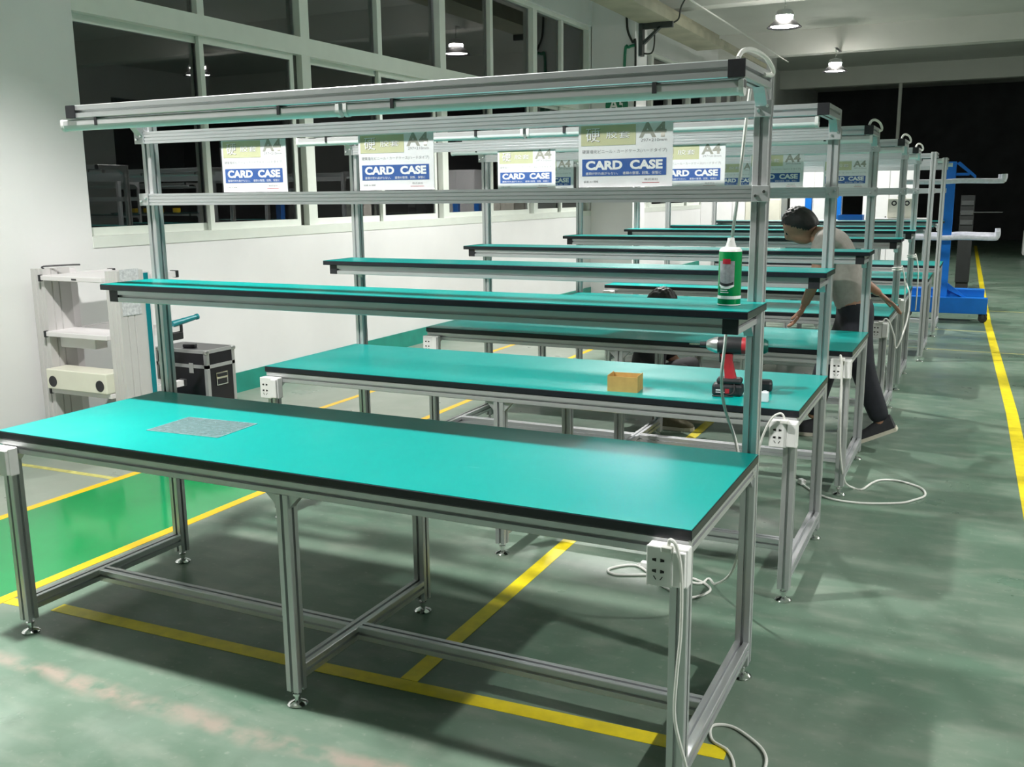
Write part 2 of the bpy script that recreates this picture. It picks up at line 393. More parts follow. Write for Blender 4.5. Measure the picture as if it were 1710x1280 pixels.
strip([(.90, .5), (.86, 2.78), (.83, 4.5), (.67, 9.56), (.335, 27.2)], .075, 'yellow_paint')
strip([(.05, 8.85), (.69, 8.80)], .02, 'pale_yellow_paint'); strip([(-.3, 7.35), (4.5, 7.15)], .02, 'pale_yellow_paint')
strip([(.66, 10.9), (4.5, 10.6)], .025, 'pale_yellow_paint')

# ---------------------------------------------------------------- high-bay lamps
def highbay(i, x, y, label, on=True):
    L = thing('highbay_lamp', label, 'ceiling lamp', (x, y, 3.80), 0, 'high-bay lamps under the ceiling')
    B().lathe([(.235, .0), (.24, .004), (.105, .125), (.10, .125), (.228, .006)], n=32).build('shade', 'lamp_shade', L, smooth=True)
    B().lathe([(0, .020), (.190, .020), (.19, .026), (0, .026)], n=28).build('light_disc', 'lamp_glow', L)
    B().lathe([(.098, .130), (.116, .130), (.116, .160), (.098, .160)], n=28).build('glow_ring', 'lamp_ring', L)
    B().lathe([(0, .160), (.124, .160), (.124, .190), (.10, .232), (.05, .245), (0, .245)], n=28).build('housing', 'lamp_housing', L, smooth=True)
    B().path([(0, 0, .245), (0, 0, .29), (.015, 0, .31), (0, 0, .33), (0, 0, .45)], .008).build('hook', 'chrome', L)
    B().box(-.025, .025, -.02, .34 if y < 17 else .66, .442, .4515).build('hanger', 'lamp_housing', L)
    if on:
        ld = bpy.data.lights.new('high_bay_light', 'SPOT'); ld.energy = LAMP_W * 4; ld.spot_size = math.radians(132); ld.spot_blend = .35
        ld.shadow_soft_size = .10; ld.color = (1.0, .985, .95)
        lo = bpy.data.objects.new('light_source', ld); COL.objects.link(lo); lo.parent = L; lo.location = (0, 0, .012)
highbay(0, -2.2, -.8, 'high-bay lamp over the nearest bench, above the picture')
highbay(1, -2.2, 5.4, 'high-bay lamp over the middle benches, above the picture')
highbay(2, -2.2, 11.6, 'larger grey high-bay lamp hanging at the top edge of the picture')
highbay(3, -2.29, 17.3, 'smaller pale high-bay lamp hanging below the brightly lit beam')
highbay(4, 3.4, -.8, 'high-bay lamp over the aisle right of the nearest bench')
highbay(5, 3.4, 5.4, 'high-bay lamp over the aisle right of the middle benches')
highbay(6, 3.4, 11.6, 'high-bay lamp over the aisle, mirrored in the tall window')

# ---------------------------------------------------------------- workbench
A = .0225                                           # half of the 45 mm profile
def prof45(h=A, s=.005, d=.012):
    q = []
    for a in range(4):
        c, n = math.cos(a * math.pi / 2), math.sin(a * math.pi / 2)
        for u, v in ((-h + .002, -h), (-s, -h), (-s, -h + d), (s, -h + d), (s, -h), (h - .002, -h)): q.append((u * c - v * n, u * n + v * c))
    return q
P45 = prof45()
def px(b, x0, x1, y, z): return b.prism(P45, (x0, y, z), (x1, y, z), (0, 1, 0), (0, 0, 1))
def py(b, y0, y1, x, z): return b.prism(P45, (x, y0, z), (x, y1, z), (1, 0, 0), (0, 0, 1))
def pz(b, z0, z1, x, y): return b.prism(P45, (x, y, z0), (x, y, z1), (1, 0, 0), (0, 1, 0))
XL, XM, XRr = -2.43, -1.228, -.03
YF, YBK = -.7605, -.0155
FRONT = [(0, 0)]
def flat_rail_profile(h=.0225, t=.020):
    # front face carries four fine grooves; u = depth (negative is front), v = height
    q = [(t, -h), (t, h), (0, h)]
    for c in (.0125, .0, -.0125): q += [(0, c + .0020), (.0022, c + .0012), (.0022, c - .0012), (0, c - .0020)]
    q += [(0, -h)]
    return q
def gusset(b, x, y, z, du, dv, s=.04, w=.018):
    # triangular corner bracket with legs along du and dv
    du, dv = Vector(du), Vector(dv); n = du.cross(dv)
    return b.prism([(0, 0), (s, 0), (s * .75, s * .2), (s * .2, s * .75), (0, s)], Vector((x, y, z)) - n * w, Vector((x, y, z)) + n * w, du, dv)
BM = {}
def bench_meshes():
    M = BM
    M['board'] = B().rbox(-2.46, 0, -.785, -.038, .7235, .7485, .002).mesh('table_top', 'black_edge')
    M['mat'] = B().box(-2.458, -.002, -.783, -.040, .7475, .7505).mesh('mat', 'teal_mat')
    M['leg'] = pz(B(), .05, .678, 0, 0).mesh('leg', 'aluminium')
    M['post'] = pz(B(), .05, 1.865, 0, 0).mesh('post', 'aluminium')
    M['foot'] = B().lathe([(0, 0), (.030, 0), (.032, .003), (.026, .009), (.012, .014), (.009, .016), (.009, .03), (.014, .031), (.014, .038), (.008, .039), (.008, .055), (0, .055)], n=18).mesh('foot', 'chrome', True)
    M['front_rail'] = px(B(), -2.4525, -.0075, 0, 0).mesh('front_rail', 'aluminium')
    M['side_rail'] = py(B(), -.737, -.078, 0, 0).mesh('side_rail', 'aluminium')
    M['lower_side_rail'] = py(B(), YF + A, YBK - A, 0, 0).mesh('lower_side_rail', 'aluminium_brushed')
    M['stretcher'] = px(B(), XL + A, XM - A, 0, 0).mesh('stretcher', 'aluminium_brushed')
    M['stretcher_b'] = px(B(), XM + A, XRr - A, 0, 0).mesh('stretcher', 'aluminium_brushed')
    M['shelf'] = B().rbox(-2.46, .006, -.293, -.0385, 1.192, 1.2125, .002).mesh('shelf_board', 'black_edge')
    M['shelf_mat'] = B().box(-2.458, .004, -.291, -.0395, 1.2115, 1.2145).mesh('mat', 'teal_mat')
    M['shelf_rail'] = px(B(), -2.385, -.067, 0, 0).mesh('shelf_front_rail', 'aluminium')
    M['shelf_bracket'] = py(B(), -.272, -.0385, 0, 0).mesh('shelf_bracket', 'aluminium')
    M['cap'] = B().rbox(-.0225, .0225, -.006, 0, -.0225, .0225, .0015).mesh('end_cap', 'black_plastic')
    M['rail'] = B().prism(flat_rail_profile(), (-2.46, 0, 0), (.002, 0, 0), (0, 1, 0), (0, 0, 1)).mesh('crossbar', 'aluminium_brushed')
    e = B().rbox(-.024, .024, -.004, 0, -.0235, .0235, .0015)
    M['clamp'] = e.mesh('end_clamp', 'aluminium')
    e = B()
    for q in (-.012, .012): e.lathe([(0, -.009), (.0045, -.009), (.006, -.006), (.006, -.004), (0, -.004)], (q, 0, q * .5), 10, 'y')
    M['bolt'] = e.mesh('bolts', 'chrome', True)
    M['arm'] = py(B(), -.372, -.0385, 0, 0).mesh('lamp_arm', 'aluminium')
    M['beam'] = px(B(), -2.410, -.050, 0, 0).mesh('lamp_beam', 'aluminium_brushed')
    M['arm_gusset'] = gusset(gusset(B(), 0, 0, 0, (0, -1, 0), (0, 0, -1), .075, .016), 0, 0, 0, (0, -1, 0), (0, 0, -1), .04, .019).mesh('arm_gusset', 'aluminium')
    g2 = gusset(B(), 0, 0, 0, (1, 0, 0), (0, 0, -1), .042, .016); M['gus_r'] = g2.mesh('corner_gusset', 'aluminium')
    g2 = gusset(B(), 0, 0, 0, (-1, 0, 0), (0, 0, -1), .042, .016); M['gus_l'] = g2.mesh('corner_gusset', 'aluminium')
    g2 = gusset(B(), 0, 0, 0, (0, -1, 0), (0, 0, -1), .036, .014); M['gus_y'] = g2.mesh('corner_gusset', 'aluminium')
    pb = [(-.017, .0), (-.017, .016), (-.012, .020), (.012, .020), (.017, .016), (.017, .0)]
    M['lamp_body'] = B().prism(pb, (0, 0, 0), (1.235, 0, 0), (0, 1, 0), (0, 0, 1)).mesh('lamp_body', 'lamp_body')
    pd = [(.0168 * math.cos(a), .0002 - .019 * math.sin(a)) for a in [math.pi * i / 10 for i in range(11)]]
    M['lamp_diff'] = B().prism(pd, (.012, 0, 0), (1.223, 0, 0), (0, 1, 0), (0, 0, 1)).mesh('lamp_diffuser', 'lamp_diffuser', True)
    pe = [(.019 * math.cos(a), -.021 * math.sin(a)) for a in [math.pi * i / 10 for i in range(11)]]
    pe += [(-.019, .018), (-.013, .0215), (.013, .0215), (.019, .018)]
    M['lamp_end'] = B().prism(pe, (0, 0, 0), (.013, 0, 0), (0, 1, 0), (0, 0, 1)).mesh('lamp_end_cap', 'white_plastic')
    M['clip'] = B().box(-.006, .006, -.020, -.017, -.004, .024).box(-.006, .006, .017, .020, -.004, .024).box(-.006, .006, -.020, .020, .0205, .024).mesh('lamp_clip', 'drill_black')
    M['lamp_cable'] = B().path([(-.028, -.36, 1.868), (-.022, -.335, 1.888), (-.01, -.27, 1.897), (.004, -.18, 1.888), (.010, -.11, 1.866), (.006, -.10, 1.852), (-.005, -.15, 1.848)], .0065).mesh('lamp_cable', 'cable_white', True)
    # socket: back box, front plate with holes, switch block
    M['sock_box'] = B().rbox(-.050, .050, .0, .036, -.049, .049, .004).mesh('socket_box', 'white_plastic')
    M['sock_plate'] = B().rbox(-.050, .014, -.006, .0, -.050, .050, .003).mesh('socket_plate', 'white_plastic')
    h = B()
    for z in (.016, -.012):
        for x in (-.030, -.010): h.prism([(-.005, -.0025), (.005, -.0045), (.005, .0045), (-.005, .0025)] if x < -.02 else [(-.005, -.0045), (.005, -.0025), (.005, .0025), (-.005, .0045)], (x, -.0066, z), (x, -.0055, z), (1, 0, 0), (0, 0, 1))
    for x, s in ((-.028, 1), (-.012, -1)): h.prism([(-.004, .004 * s), (-.002, .005 * s), (.004, -.004 * s), (.002, -.005 * s)], (x, -.0066, -.029), (x, -.0055, -.029), (1, 0, 0), (0, 0, 1))
    M['sock_hole'] = h.mesh('socket_holes', 'dark_hole')
    M['sock_switch'] = B().rbox(.015, .047, -.012, .0, -.044, .044, .003).mesh('switch_block', 'white_plastic')
    M['plug'] = B().rbox(-.008, .020, -.03, -.006, .045, .060, .003).mesh('cable_gland', 'cable_white')
bench_meshes()
def make_bench(label, x, y, rz=0, cable=True, sockets=('L', 'R'), lamp_dx=0.0, lamps=True):
    T = thing('workbench', label, 'workbench', (x, y, 0), rz, 'aluminium workbenches with green tops')
    M = BM
    def p(name, key, loc=(0, 0, 0), par=None): return link(name, M[key], par or T, loc)
    tb = p('table_top', 'board'); p('mat', 'mat', par=tb)
    for xx in (XL, XM, XRr):
        l = p('leg', 'leg', (xx, YF, 0)); p('foot', 'foot', (0, 0, 0), l)
        p('side_rail', 'side_rail', (xx, 0, .7005)); p('lower_side_rail', 'lower_side_rail', (xx, 0, .1075))
    l = p('leg', 'leg', (XM, YBK, 0)); p('foot', 'foot', par=l)
    for xx in (XL, XRr):
        l = p('post', 'post', (xx, YBK, 0)); p('foot', 'foot', par=l)
    p('front_rail', 'front_rail', (0, YF, .7005)); p('back_rail', 'front_rail', (0, -.062, .7005))
    p('stretcher', 'stretcher', (0, -.44, .1075)); p('stretcher', 'stretcher_b', (0, -.44, .1075))
    for xx, k in ((XL + A, 'gus_r'), (XM + A, 'gus_r'), (XM - A, 'gus_l'), (XRr - A, 'gus_l')): p('corner_gusset', k, (xx, YF, .678))
    for xx in (XL, XM, XRr): p('corner_gusset', 'gus_y', (xx, YBK - A, .678))
    sh = p('shelf_board', 'shelf'); p('mat', 'shelf_mat', par=sh)
    p('shelf_front_rail', 'shelf_rail', (0, -.2555, 1.1695))
    for xx in (-2.4075, -.0445):
        q = p('shelf_bracket', 'shelf_bracket', (xx, 0, 1.1695)); p('end_cap', 'cap', (0, -.272, 0), q)
        p('corner_gusset', 'gus_y', (xx, -.038, 1.147))
    for z in (1.766, 1.529):
        r = p('crossbar', 'rail', (0, -.058, z))
        for xx in (-2.438, -.022): q = p('end_clamp', 'clamp', (xx, 0, 0), r); link('bolts', M['bolt'], r, (xx, 0, 0))
    if lamps:
        for xx in (-2.4325, -.0275):
            a = p('lamp_arm', 'arm', (xx, 0, 1.8425)); p('end_cap', 'cap', (0, -.372, 0), a); p('arm_gusset', 'arm_gusset', (xx, -.0385, 1.82))
        p('lamp_beam', 'beam', (0, -.3495, 1.8425))
        for x0 in (-2.495 + lamp_dx, -1.245 + lamp_dx):
            bd = p('lamp_body', 'lamp_body', (x0, -.352, 1.796))
            p('lamp_diffuser', 'lamp_diff', par=bd); p('lamp_end_cap', 'lamp_end', par=bd); p('lamp_end_cap', 'lamp_end', (1.222, 0, 0), bd)
            for xx in (.18, 1.0): p('lamp_clip', 'clip', (xx, 0, 0), bd)
        if cable: p('lamp_cable', 'lamp_cable')
    for s, xx, zz in (('L', -2.408, .655), ('R', -.048, .665)):
        if s in sockets:
            sb = p('socket_box', 'sock_box', (xx, -.8215, zz)); p('socket_plate', 'sock_plate', par=sb); p('socket_holes', 'sock_hole', par=sb); p('switch_block', 'sock_switch', par=sb)
            if s == 'R': p('cable_gland', 'plug', par=sb)
    return T
BEN = [(0.0, 0.0, 0), (0.004, 1.405, .006), (.017, 2.862, .004), (.060, 4.385, -.002), (.055, 5.83, 0)]
LAB = ['nearest green-topped workbench, with the clear sheet lying on it', 'second workbench, with the red impact driver and the cardboard box on its top',
       'third workbench, right in front of the bending person', 'fourth workbench, right behind the bending person', 'fifth workbench, the farthest one that faces the camera']
for i, (bx_, by_, br_) in enumerate(BEN): make_bench(LAB[i], bx_, by_, br_, cable=(i != 1), lamp_dx=(.0 if i != 1 else -.035))
make_bench('sixth workbench, turned around, its bare posts facing the camera', -2.46 + .14, 6.505, math.pi, cable=False, sockets=())
make_bench('farthest workbench, turned around, just before the blue cart', -2.46 + .165, 8.235, math.pi, cable=False, sockets=())
make_bench('workbench across the aisle, mirrored in the left window, nearer one', 8.0, 12.0, 0, sockets=())
make_bench('workbench across the aisle, mirrored in the left window, farther one', 8.0, 13.7, 0, sockets=())
for k, xx in enumerate((6.1, 6.6, 7.0, 7.4)):
    o = B().rbox(-.07, .07, -.05, .05, .0, .10, .01).add([], []).build('parts_bin', 'yellow_bin', None, (xx, 13.55, 1.2150))
    tag(o, ('first', 'second', 'third', 'last')[k] + ' yellow box along the bench shelf mirrored in the left window', 'box', 'yellow boxes mirrored in the window')

# ---------------------------------------------------------------- card cases
def text_mesh(name, body, size, m, bold=0.0, align='LEFT', sx=1.0):
    cu = bpy.data.curves.new('txt', 'FONT'); cu.body = body; cu.size = size; cu.offset = bold; cu.align_x = align; cu.resolution_u = 3
    o = bpy.data.objects.new('txt', cu); COL.objects.link(o); bpy.context.view_layer.update()
    me = bpy.data.meshes.new_from_object(o.evaluated_get(bpy.context.evaluated_depsgraph_get()))
    bpy.data.objects.remove(o); me.name = name; me.materials.clear(); me.materials.append(MATS[m])
    for v in me.vertices: v.co = (v.co.x * sx, 0, v.co.y)          # stand upright, facing -Y
    return me
def fit(me, x0, x1, z0, z1):
    xs = [v.co.x for v in me.vertices]; zs = [v.co.z for v in me.vertices]
    a, c, e, g = min(xs), max(xs), min(zs), max(zs)
    for v in me.vertices: v.co = (x0 + (v.co.x - a) / (c - a) * (x1 - x0), v.co.y, e and z0 + (v.co.z - e) / (g - e) * (z1 - z0) or z0 + (v.co.z - e) / (g - e) * (z1 - z0))
    return me
CW, CH = .302, .195
CM = {}
CM['sleeve'] = B().box(-.005, CW + .006, -.0026, -.0020, 0, CH + .004).mesh('clear_sleeve', 'clear_sleeve')
CM['paper'] = B().box(0, CW, -.0008, .0008, 0, CH).mesh('printed_card', 'card_white')
CM['band'] = B().box(.012, .283, -.0012, -.0008, .035, .088).mesh('blue_band', 'card_blue')
CM['olive'] = B().box(.008, .186, -.0012, -.0008, .130, .192).mesh('olive_block', 'card_olive')
CM['cc'] = fit(text_mesh('headline', 'CARD  CASE', .04, 'ink_white', .0019), .024, .272, .054, .083)
CM['sub'] = fit(text_mesh('subline', '書類が折れ曲がらない。   書類の整理、回覧、保管に', .01, 'ink_white', 0), .024, .268, .0385, .0475)
CM['ying'] = fit(text_mesh('title_character', '硬', .04, 'ink_white', 0), .024, .070, .142, .184)
CM['yings'] = fit(text_mesh('title_shadow', '硬', .04, 'ink_shadow', 0), .0262, .0722, .1405, .1825)
CM['jt'] = fit(text_mesh('title_script', '胶套', .03, 'ink_white', 0), .090, .168, .151, .173)
CM['jts'] = fit(text_mesh('title_shadow', '胶套', .03, 'ink_shadow', 0), .0912, .1692, .1499, .1719)
CM['a4'] = fit(text_mesh('size_mark', 'A4', .06, 'card_grey', .0022), .196, .282, .150, .196)
CM['mm'] = fit(text_mesh('size_note', '297×210mm', .01, 'ink_small', 0), .202, .284, .138, .147)
CM['jp'] = fit(text_mesh('caption', '硬質塩化ビニール・カードケース(ハードタイプ)', .01, 'ink_small', 0), .012, .284, .104, .117)
CM['ft'] = fit(text_mesh('footnote', '品番 A4 規格', .01, 'ink_small'), .018, .066, .014, .021)
CM['ft2'] = fit(text_mesh('footnote', '株式会社', .01, 'ink_small'), .215, .258, .019, .026)
CM['ln'] = B().box(.208, .262, -.0011, -.0008, .0115, .0130).mesh('rule_line', 'can_red')
def card(label, bench, x, dz=0.0, tilt=0.0):
    bx_, by_, br_ = BEN[bench]
    T = thing('card_case', label, 'card case', (bx_ + x, by_ - .046 + x * br_, 1.5535 + dz), br_, 'printed card cases between the crossbars')
    T.rotation_euler = (0, tilt * .2, br_); T.scale = (1, 1, .965)
    p = link('printed_card', CM['paper'], T)
    link('clear_sleeve', CM['sleeve'], T)
    for k, y in (('band', 0), ('olive', 0)):
        link(CM[k].name.split('.')[0], CM[k], p)
    for k, y in (('cc', -.0014), ('sub', -.0014), ('yings', -.00135), ('ying', -.0015), ('jts', -.00135), ('jt', -.0015), ('a4', -.0010), ('mm', -.0010), ('jp', -.0010), ('ft', -.0010), ('ft2', -.0010), ('ln', 0)):
        link(CM[k].name.split('.')[0], CM[k], p, (0, y, 0))
card('leftmost CARD CASE card on the nearest bench', 0, -2.036, .0, .012)
card('middle CARD CASE card on the nearest bench', 0, -1.416)
card('largest CARD CASE card, rightmost one on the nearest bench', 0, -.590, .0, -.006)
card('brightly lit CARD CASE card on the second bench, under the lamp glare', 1, -1.580)
card('CARD CASE card on the second bench, half behind the largest card', 1, -.778)
card('CARD CASE card on the third bench, showing only its right edge and A4', 2, -2.10)
card('CARD CASE card on the third bench, behind the right post of the nearest bench', 2, -.700)
card('CARD CASE card on the third bench, left part behind the second post', 2, -1.30)
card('CARD CASE card on the fourth bench, beside the third right post', 3, -.555)
card('CARD CASE card on the fourth bench, nearer its middle', 3, -1.32)

# ---------------------------------------------------------------- cords
def cord(label, pts, r=.0045, name='power_cord', m='cable_white', plug=None):
    T = thing(name, label, 'cord', pts[0])
    P = [Vector(p) - Vector(pts[0]) for p in pts]
    B().path(P, r).build('cable', m, T, smooth=True)
    if plug:
        p, a = plug; q = Vector(p) - Vector(pts[0])
        o = B().rbox(-.014, .014, -.02, .02, -.012, .016, .004).box(-.008, -.005, .02, .036, -.002, .002).box(.005, .008, .02, .036, -.002, .002).build('plug', 'white_plastic', T, q); o.rotation_euler = (0, 0, a)
Z = .0055
cord('white cord from the nearest right-hand socket, looping on the floor by the leg',
     [(-.042, -.835, .722), (-.034, -.843, .742), (-.018, -.846, .725), (-.006, -.846, .657), (-.004, -.846, .522), (-.012, -.846, .397), (-.014, -.842, .286), (.012, -.825, .16), (.03, -.80, .04), (.03, -.74, Z), (.075, -.62, Z), (.065, -.53, Z), (.032, -.464, Z), (-.02, -.43, Z), (-.04, -.36, Z), (.0, -.335, Z), (.05, -.355, Z), (.12, -.42, Z), (.143, -.50, Z), (.13, -.62, Z), (.06, -.72, Z)])
cord('thin white cord hanging from the nearest lamp down behind the shelf to the floor',
     [(-.080, .025, 1.83), (-.093, .028, 1.692), (-.107, .03, 1.518), (-.120, .03, 1.393), (-.127, .03, 1.25), (-.129, .03, 1.099), (-.138, .03, .966), (-.125, .03, .871), (-.084, .03, .755), (-.060, .04, .60), (-.06, .08, .50), (-.13, .25, .25), (-.26, .55, .06), (-.33, .72, Z), (-.357, .652, Z), (-.502, .681, Z), (-.681, .606, Z), (-.73, .653, Z), (-.646, .735, Z), (-.542, .649, Z), (-.465, .563, Z), (-.353, .506, Z), (-.295, .594, Z), (-.325, .660, Z), (-.40, .70, Z), (-.50, .735, Z), (-.585, .735, Z)], .005, plug=((-.60, .735, .0125), 1.5))
cord('short white cord arching from the second bench socket down behind the nearest post',
     [(-.031, .572, .722), (-.045, .570, .745), (-.070, .568, .735), (-.092, .568, .700), (-.114, .57, .636), (-.125, .575, .566), (-.13, .59, .45)], .004)
cord('white cord from the third bench socket, looping out across the aisle floor to a plug',
     [(-.030, 2.025, .722), (-.028, 2.012, .738), (-.020, 2.006, .70), (-.016, 2.006, .594), (-.012, 2.01, .411), (-.004, 2.03, .225), (.012, 2.12, .07), (.045, 2.23, Z), (.091, 2.224, Z), (.125, 2.36, Z), (.165, 2.44, Z), (.248, 2.459, Z), (.36, 2.38, Z), (.393, 2.247, Z), (.34, 2.13, Z), (.279, 2.057, Z), (.118, 1.984, Z), (-.026, 1.990, Z), (-.127, 2.07, Z), (-.20, 2.18, Z)], .0055, plug=((-.212, 2.20, .014), .7))
cord('white cord from the fourth bench socket, hanging in a bow beside its leg',
     [(.03, 3.552, .722), (.045, 3.545, .742), (.07, 3.542, .715), (.100, 3.545, .633), (.108, 3.55, .575), (.118, 3.56, .560), (.14, 3.6, .62), (.155, 3.8, .72), (.14, 4.1, .83), (.10, 4.33, .90)], .005)
for k, (xx, yy) in enumerate(((.063, 4.36), (.06, 5.80))):
    pts = []
    for t in range(19):
        a = t / 18 * 4 * math.pi; pts.append((xx - .03 + .032 * math.cos(a) + 0, yy + .0 + .045 * math.sin(a), .98 + .03 * t / 18))
    pts += [(xx + .03, yy - .06, .90), (xx + .035, yy - .07, .75), (xx + .03, yy - .03, .55)]
    cord(('coil of white cord tied round the right post of the fourth bench', 'coil of white cord tied round the right post of the fifth bench')[k], pts, .005)

# ---------------------------------------------------------------- things on the benches
# plastic sheet on the first bench
T = thing('plastic_sheet', 'clear frosted plastic sheet lying on the nearest bench top', 'plastic sheet', (-1.83, -.458, .7506), .06)
B().box(-.150, .150, -.105, .105, 0, .0014).build('sheet', 'frosted_sheet', T)
B().box(-.152, .152, -.107, -.104, 0, .0018).box(-.152, .152, .104, .107, 0, .0018).box(-.152, -.149, -.107, .107, 0, .0018).box(.149, .152, -.107, .107, 0, .0018).build('border', 'sheet_edge', T)
# spray can on the shelf of the first bench
T = thing('spray_can', 'green and white aerosol can standing on the nearest bench shelf', 'spray can', (-.080, -.150, 1.2146), .45)
B().lathe([(0, 0), (.0305, 0), (.0325, .004), (.0325, .150), (.0318, .154)], n=32).build('body', 'can_green', T, smooth=True)
B().lathe([(.0328, .020), (.0328, .029)], n=32).lathe([(.0329, .002), (.0329, .005)], n=32).build('white_bands', 'white_plastic', T)
B().lathe([(.0324, .154), (.0305, .160), (.0260, .164), (.0150, .167), (.0150, .171), (0, .171)], n=28).build('dome', 'white_plastic', T, smooth=True)
B().lathe([(.0125, .170), (.0135, .174), (.0105, .182), (.0095, .192), (0, .192)], n=18).tube((-.004, -.006, .184), (-.004, -.013, .184), .003, n=8).build('nozzle', 'white_plastic', T, smooth=True)
def patch(a0, a1, z0, z1, r, n=10, dip=0.0, rise=0.0):
    vs = []; 
    for i in range(n + 1):
        t = i / n; a = a0 + (a1 - a0) * t; e = math.sin(math.pi * t)
        vs += [(r * math.cos(a), r * math.sin(a), z0 - dip * e), (r * math.cos(a), r * math.sin(a), z1 + rise * e)]
    return B().add(vs, [(2 * i, 2 * i + 2, 2 * i + 3, 2 * i + 1) for i in range(n)])
C0 = -math.pi / 2 - .45
patch(C0 - .78, C0 + .62, .060, .128, .0329, dip=.008).build('label_picture', 'can_picture', T)
patch(C0 - .78, C0 + .62, .057, .061, .0331, dip=.008).build('label_border', 'ink_white', T)
patch(C0 - .75, C0 + .55, .062, .070, .03315, dip=.006, rise=-.006).build('label_shadow', 'can_dark', T)
patch(C0 - .45, C0 + .25, .120, .134, .0332).build('red_badge', 'can_red', T)
for q, z in enumerate((.050, .044, .038)): patch(C0 - .65, C0 - .65 + (.9, .7, .8)[q], z, z + .0022, .0330).build('fine_print', 'ink_white', T)
# cardboard box on the second bench
T = thing('cardboard_box', 'small open cardboard box on the second bench', 'box', (-.700, .735, .7506), .10)
t_ = .003
B().box(-.062, .062, -.05, -.05 + t_, 0, .062).box(-.062, .062, .05 - t_, .05, 0, .062).box(-.062, -.062 + t_, -.05 + t_, .05 - t_, 0, .066).box(.062 - t_, .062, -.05 + t_, .05 - t_, 0, .066).box(-.059, .059, -.047, .047, 0, .003).build('box_walls', 'cardboard', T)
B().add([(-.058, -.046, .036), (.058, -.046, .038), (.058, .046, .040), (-.058, .046, .036), (0, 0, .052), (-.03, .02, .046), (.03, -.02, .047)], [(0, 1, 6), (0, 6, 4), (0, 4, 5), (0, 5, 3), (1, 2, 6), (2, 4, 6), (2, 3, 5), (2, 5, 4)]).build('crumpled_lining', 'cardboard_inside', T)
# red impact driver
T = thing('impact_driver', 'red and black cordless impact driver standing on the second bench', 'power tool', (-.300, .800, .7506), .12)
B().rbox(-.056, .062, -.034, .034, 0, .046, .010).build('battery', 'drill_black', T)
B().box(-.048, .02, -.0346, -.034, .010, .034).build('battery_label', 'can_dark', T)
B().box(-.040, -.012, -.0352, -.0345, .022, .026).box(-.040, -.006, -.0352, -.0345, .014, .0165).build('label_print', 'ink_white', T)
B().box(-.004, .012, -.0352, -.0345, .012, .030).build('label_mark', 'drill_red', T)
B().rbox(-.040, .058, -.030, .030, .046, .070, .010).build('battery_mount', 'drill_black', T)
grip = [(-.020, -.017), (-.012, -.021), (.012, -.021), (.022, -.014), (.022, .014), (.012, .021), (-.012, .021), (-.020, .017)]
hb = B(); gp = [Vector((.012, 0, .066)), Vector((.006, 0, .10)), Vector((-.004, 0, .14)), Vector((-.006, 0, .165))]
vs = []; 
for i, c in enumerate(gp):
    s = (1.05, .92, .95, 1.15)[i]; vs += [(c.x + u * s, v * s, c.z) for u, v in grip]
hb.add(vs, [(i * 8 + j, i * 8 + (j + 1) % 8, i * 8 + 8 + (j + 1) % 8, i * 8 + 8 + j) for i in range(3) for j in range(8)] + [tuple(range(7, -1, -1)), tuple(range(24, 32))])
hb.build('grip', 'drill_red', T, smooth=True)
B().lathe([(0, .0), (.030, .0), (.033, .006), (.033, .022), (.034, .03)], (.042, 0, .197), 24, 'x').build('rear_cap', 'drill_red', T, smooth=True).location = (0, 0, 0)
B().lathe([(.0, -.042), (.029, -.042), (.034, -.02), (.034, .05), (.032, .054), (0, .054)], (0, 0, .197), 24, 'x').build('motor_housing', 'drill_black', T, smooth=True)
B().lathe([(0, -.085), (.013, -.085), (.021, -.078), (.030, -.055), (.0335, -.04), (0, -.04)], (0, 0, .197), 24, 'x').build('gear_case', 'drill_metal', T, smooth=True)
B().tube((-.11, 0, .197), (-.08, 0, .197), .010, .012).build('chuck', 'drill_black', T)
B().tube((-.152, 0, .197), (-.108, 0, .197), .0035, n=6).build('bit', 'chrome', T)
B().rbox(-.034, -.022, -.008, .008, .128, .168, .004).build('trigger', 'drill_black', T)
B().path([(.03, -.034, .05), (.03, -.045, .02), (.0, -.05, .006), (-.05, -.052, .004), (-.02, -.06, .004), (.03, -.055, .004)], .002).build('wrist_strap', 'rubber', T)
# second tool behind the post and a little bottle
T = thing('cordless_screwdriver', 'dark green cordless tool lying half behind the nearest right post', 'power tool', (-.205, .93, .7506), .2)
B().rbox(-.04, .055, -.033, .033, 0, .044, .012).build('battery', 'drill_black', T)
B().rbox(-.048, .012, -.026, .026, .044, .075, .012).build('mount', 'tool_green', T)
B().tube((-.02, 0, .07), (-.035, 0, .16), .019, .021).build('grip', 'tool_green', T, smooth=True)
B().lathe([(0, -.09), (.010, -.09), (.020, -.07), (.028, -.03), (.030, .05), (.022, .062), (0, .062)], (-.03, 0, .180), 20, 'x').build('motor_housing', 'tool_green', T, smooth=True)
o = B().rbox(-.014, .014, -.013, .013, 0, .040, .004).lathe([(.007, .040), (.007, .043), (0, .043)], n=12).build('plastic_bottle', 'bottle_white', None, (-.137, .722, .7506)); tag(o, 'small milky plastic bottle beside the nearest right post', 'bottle')

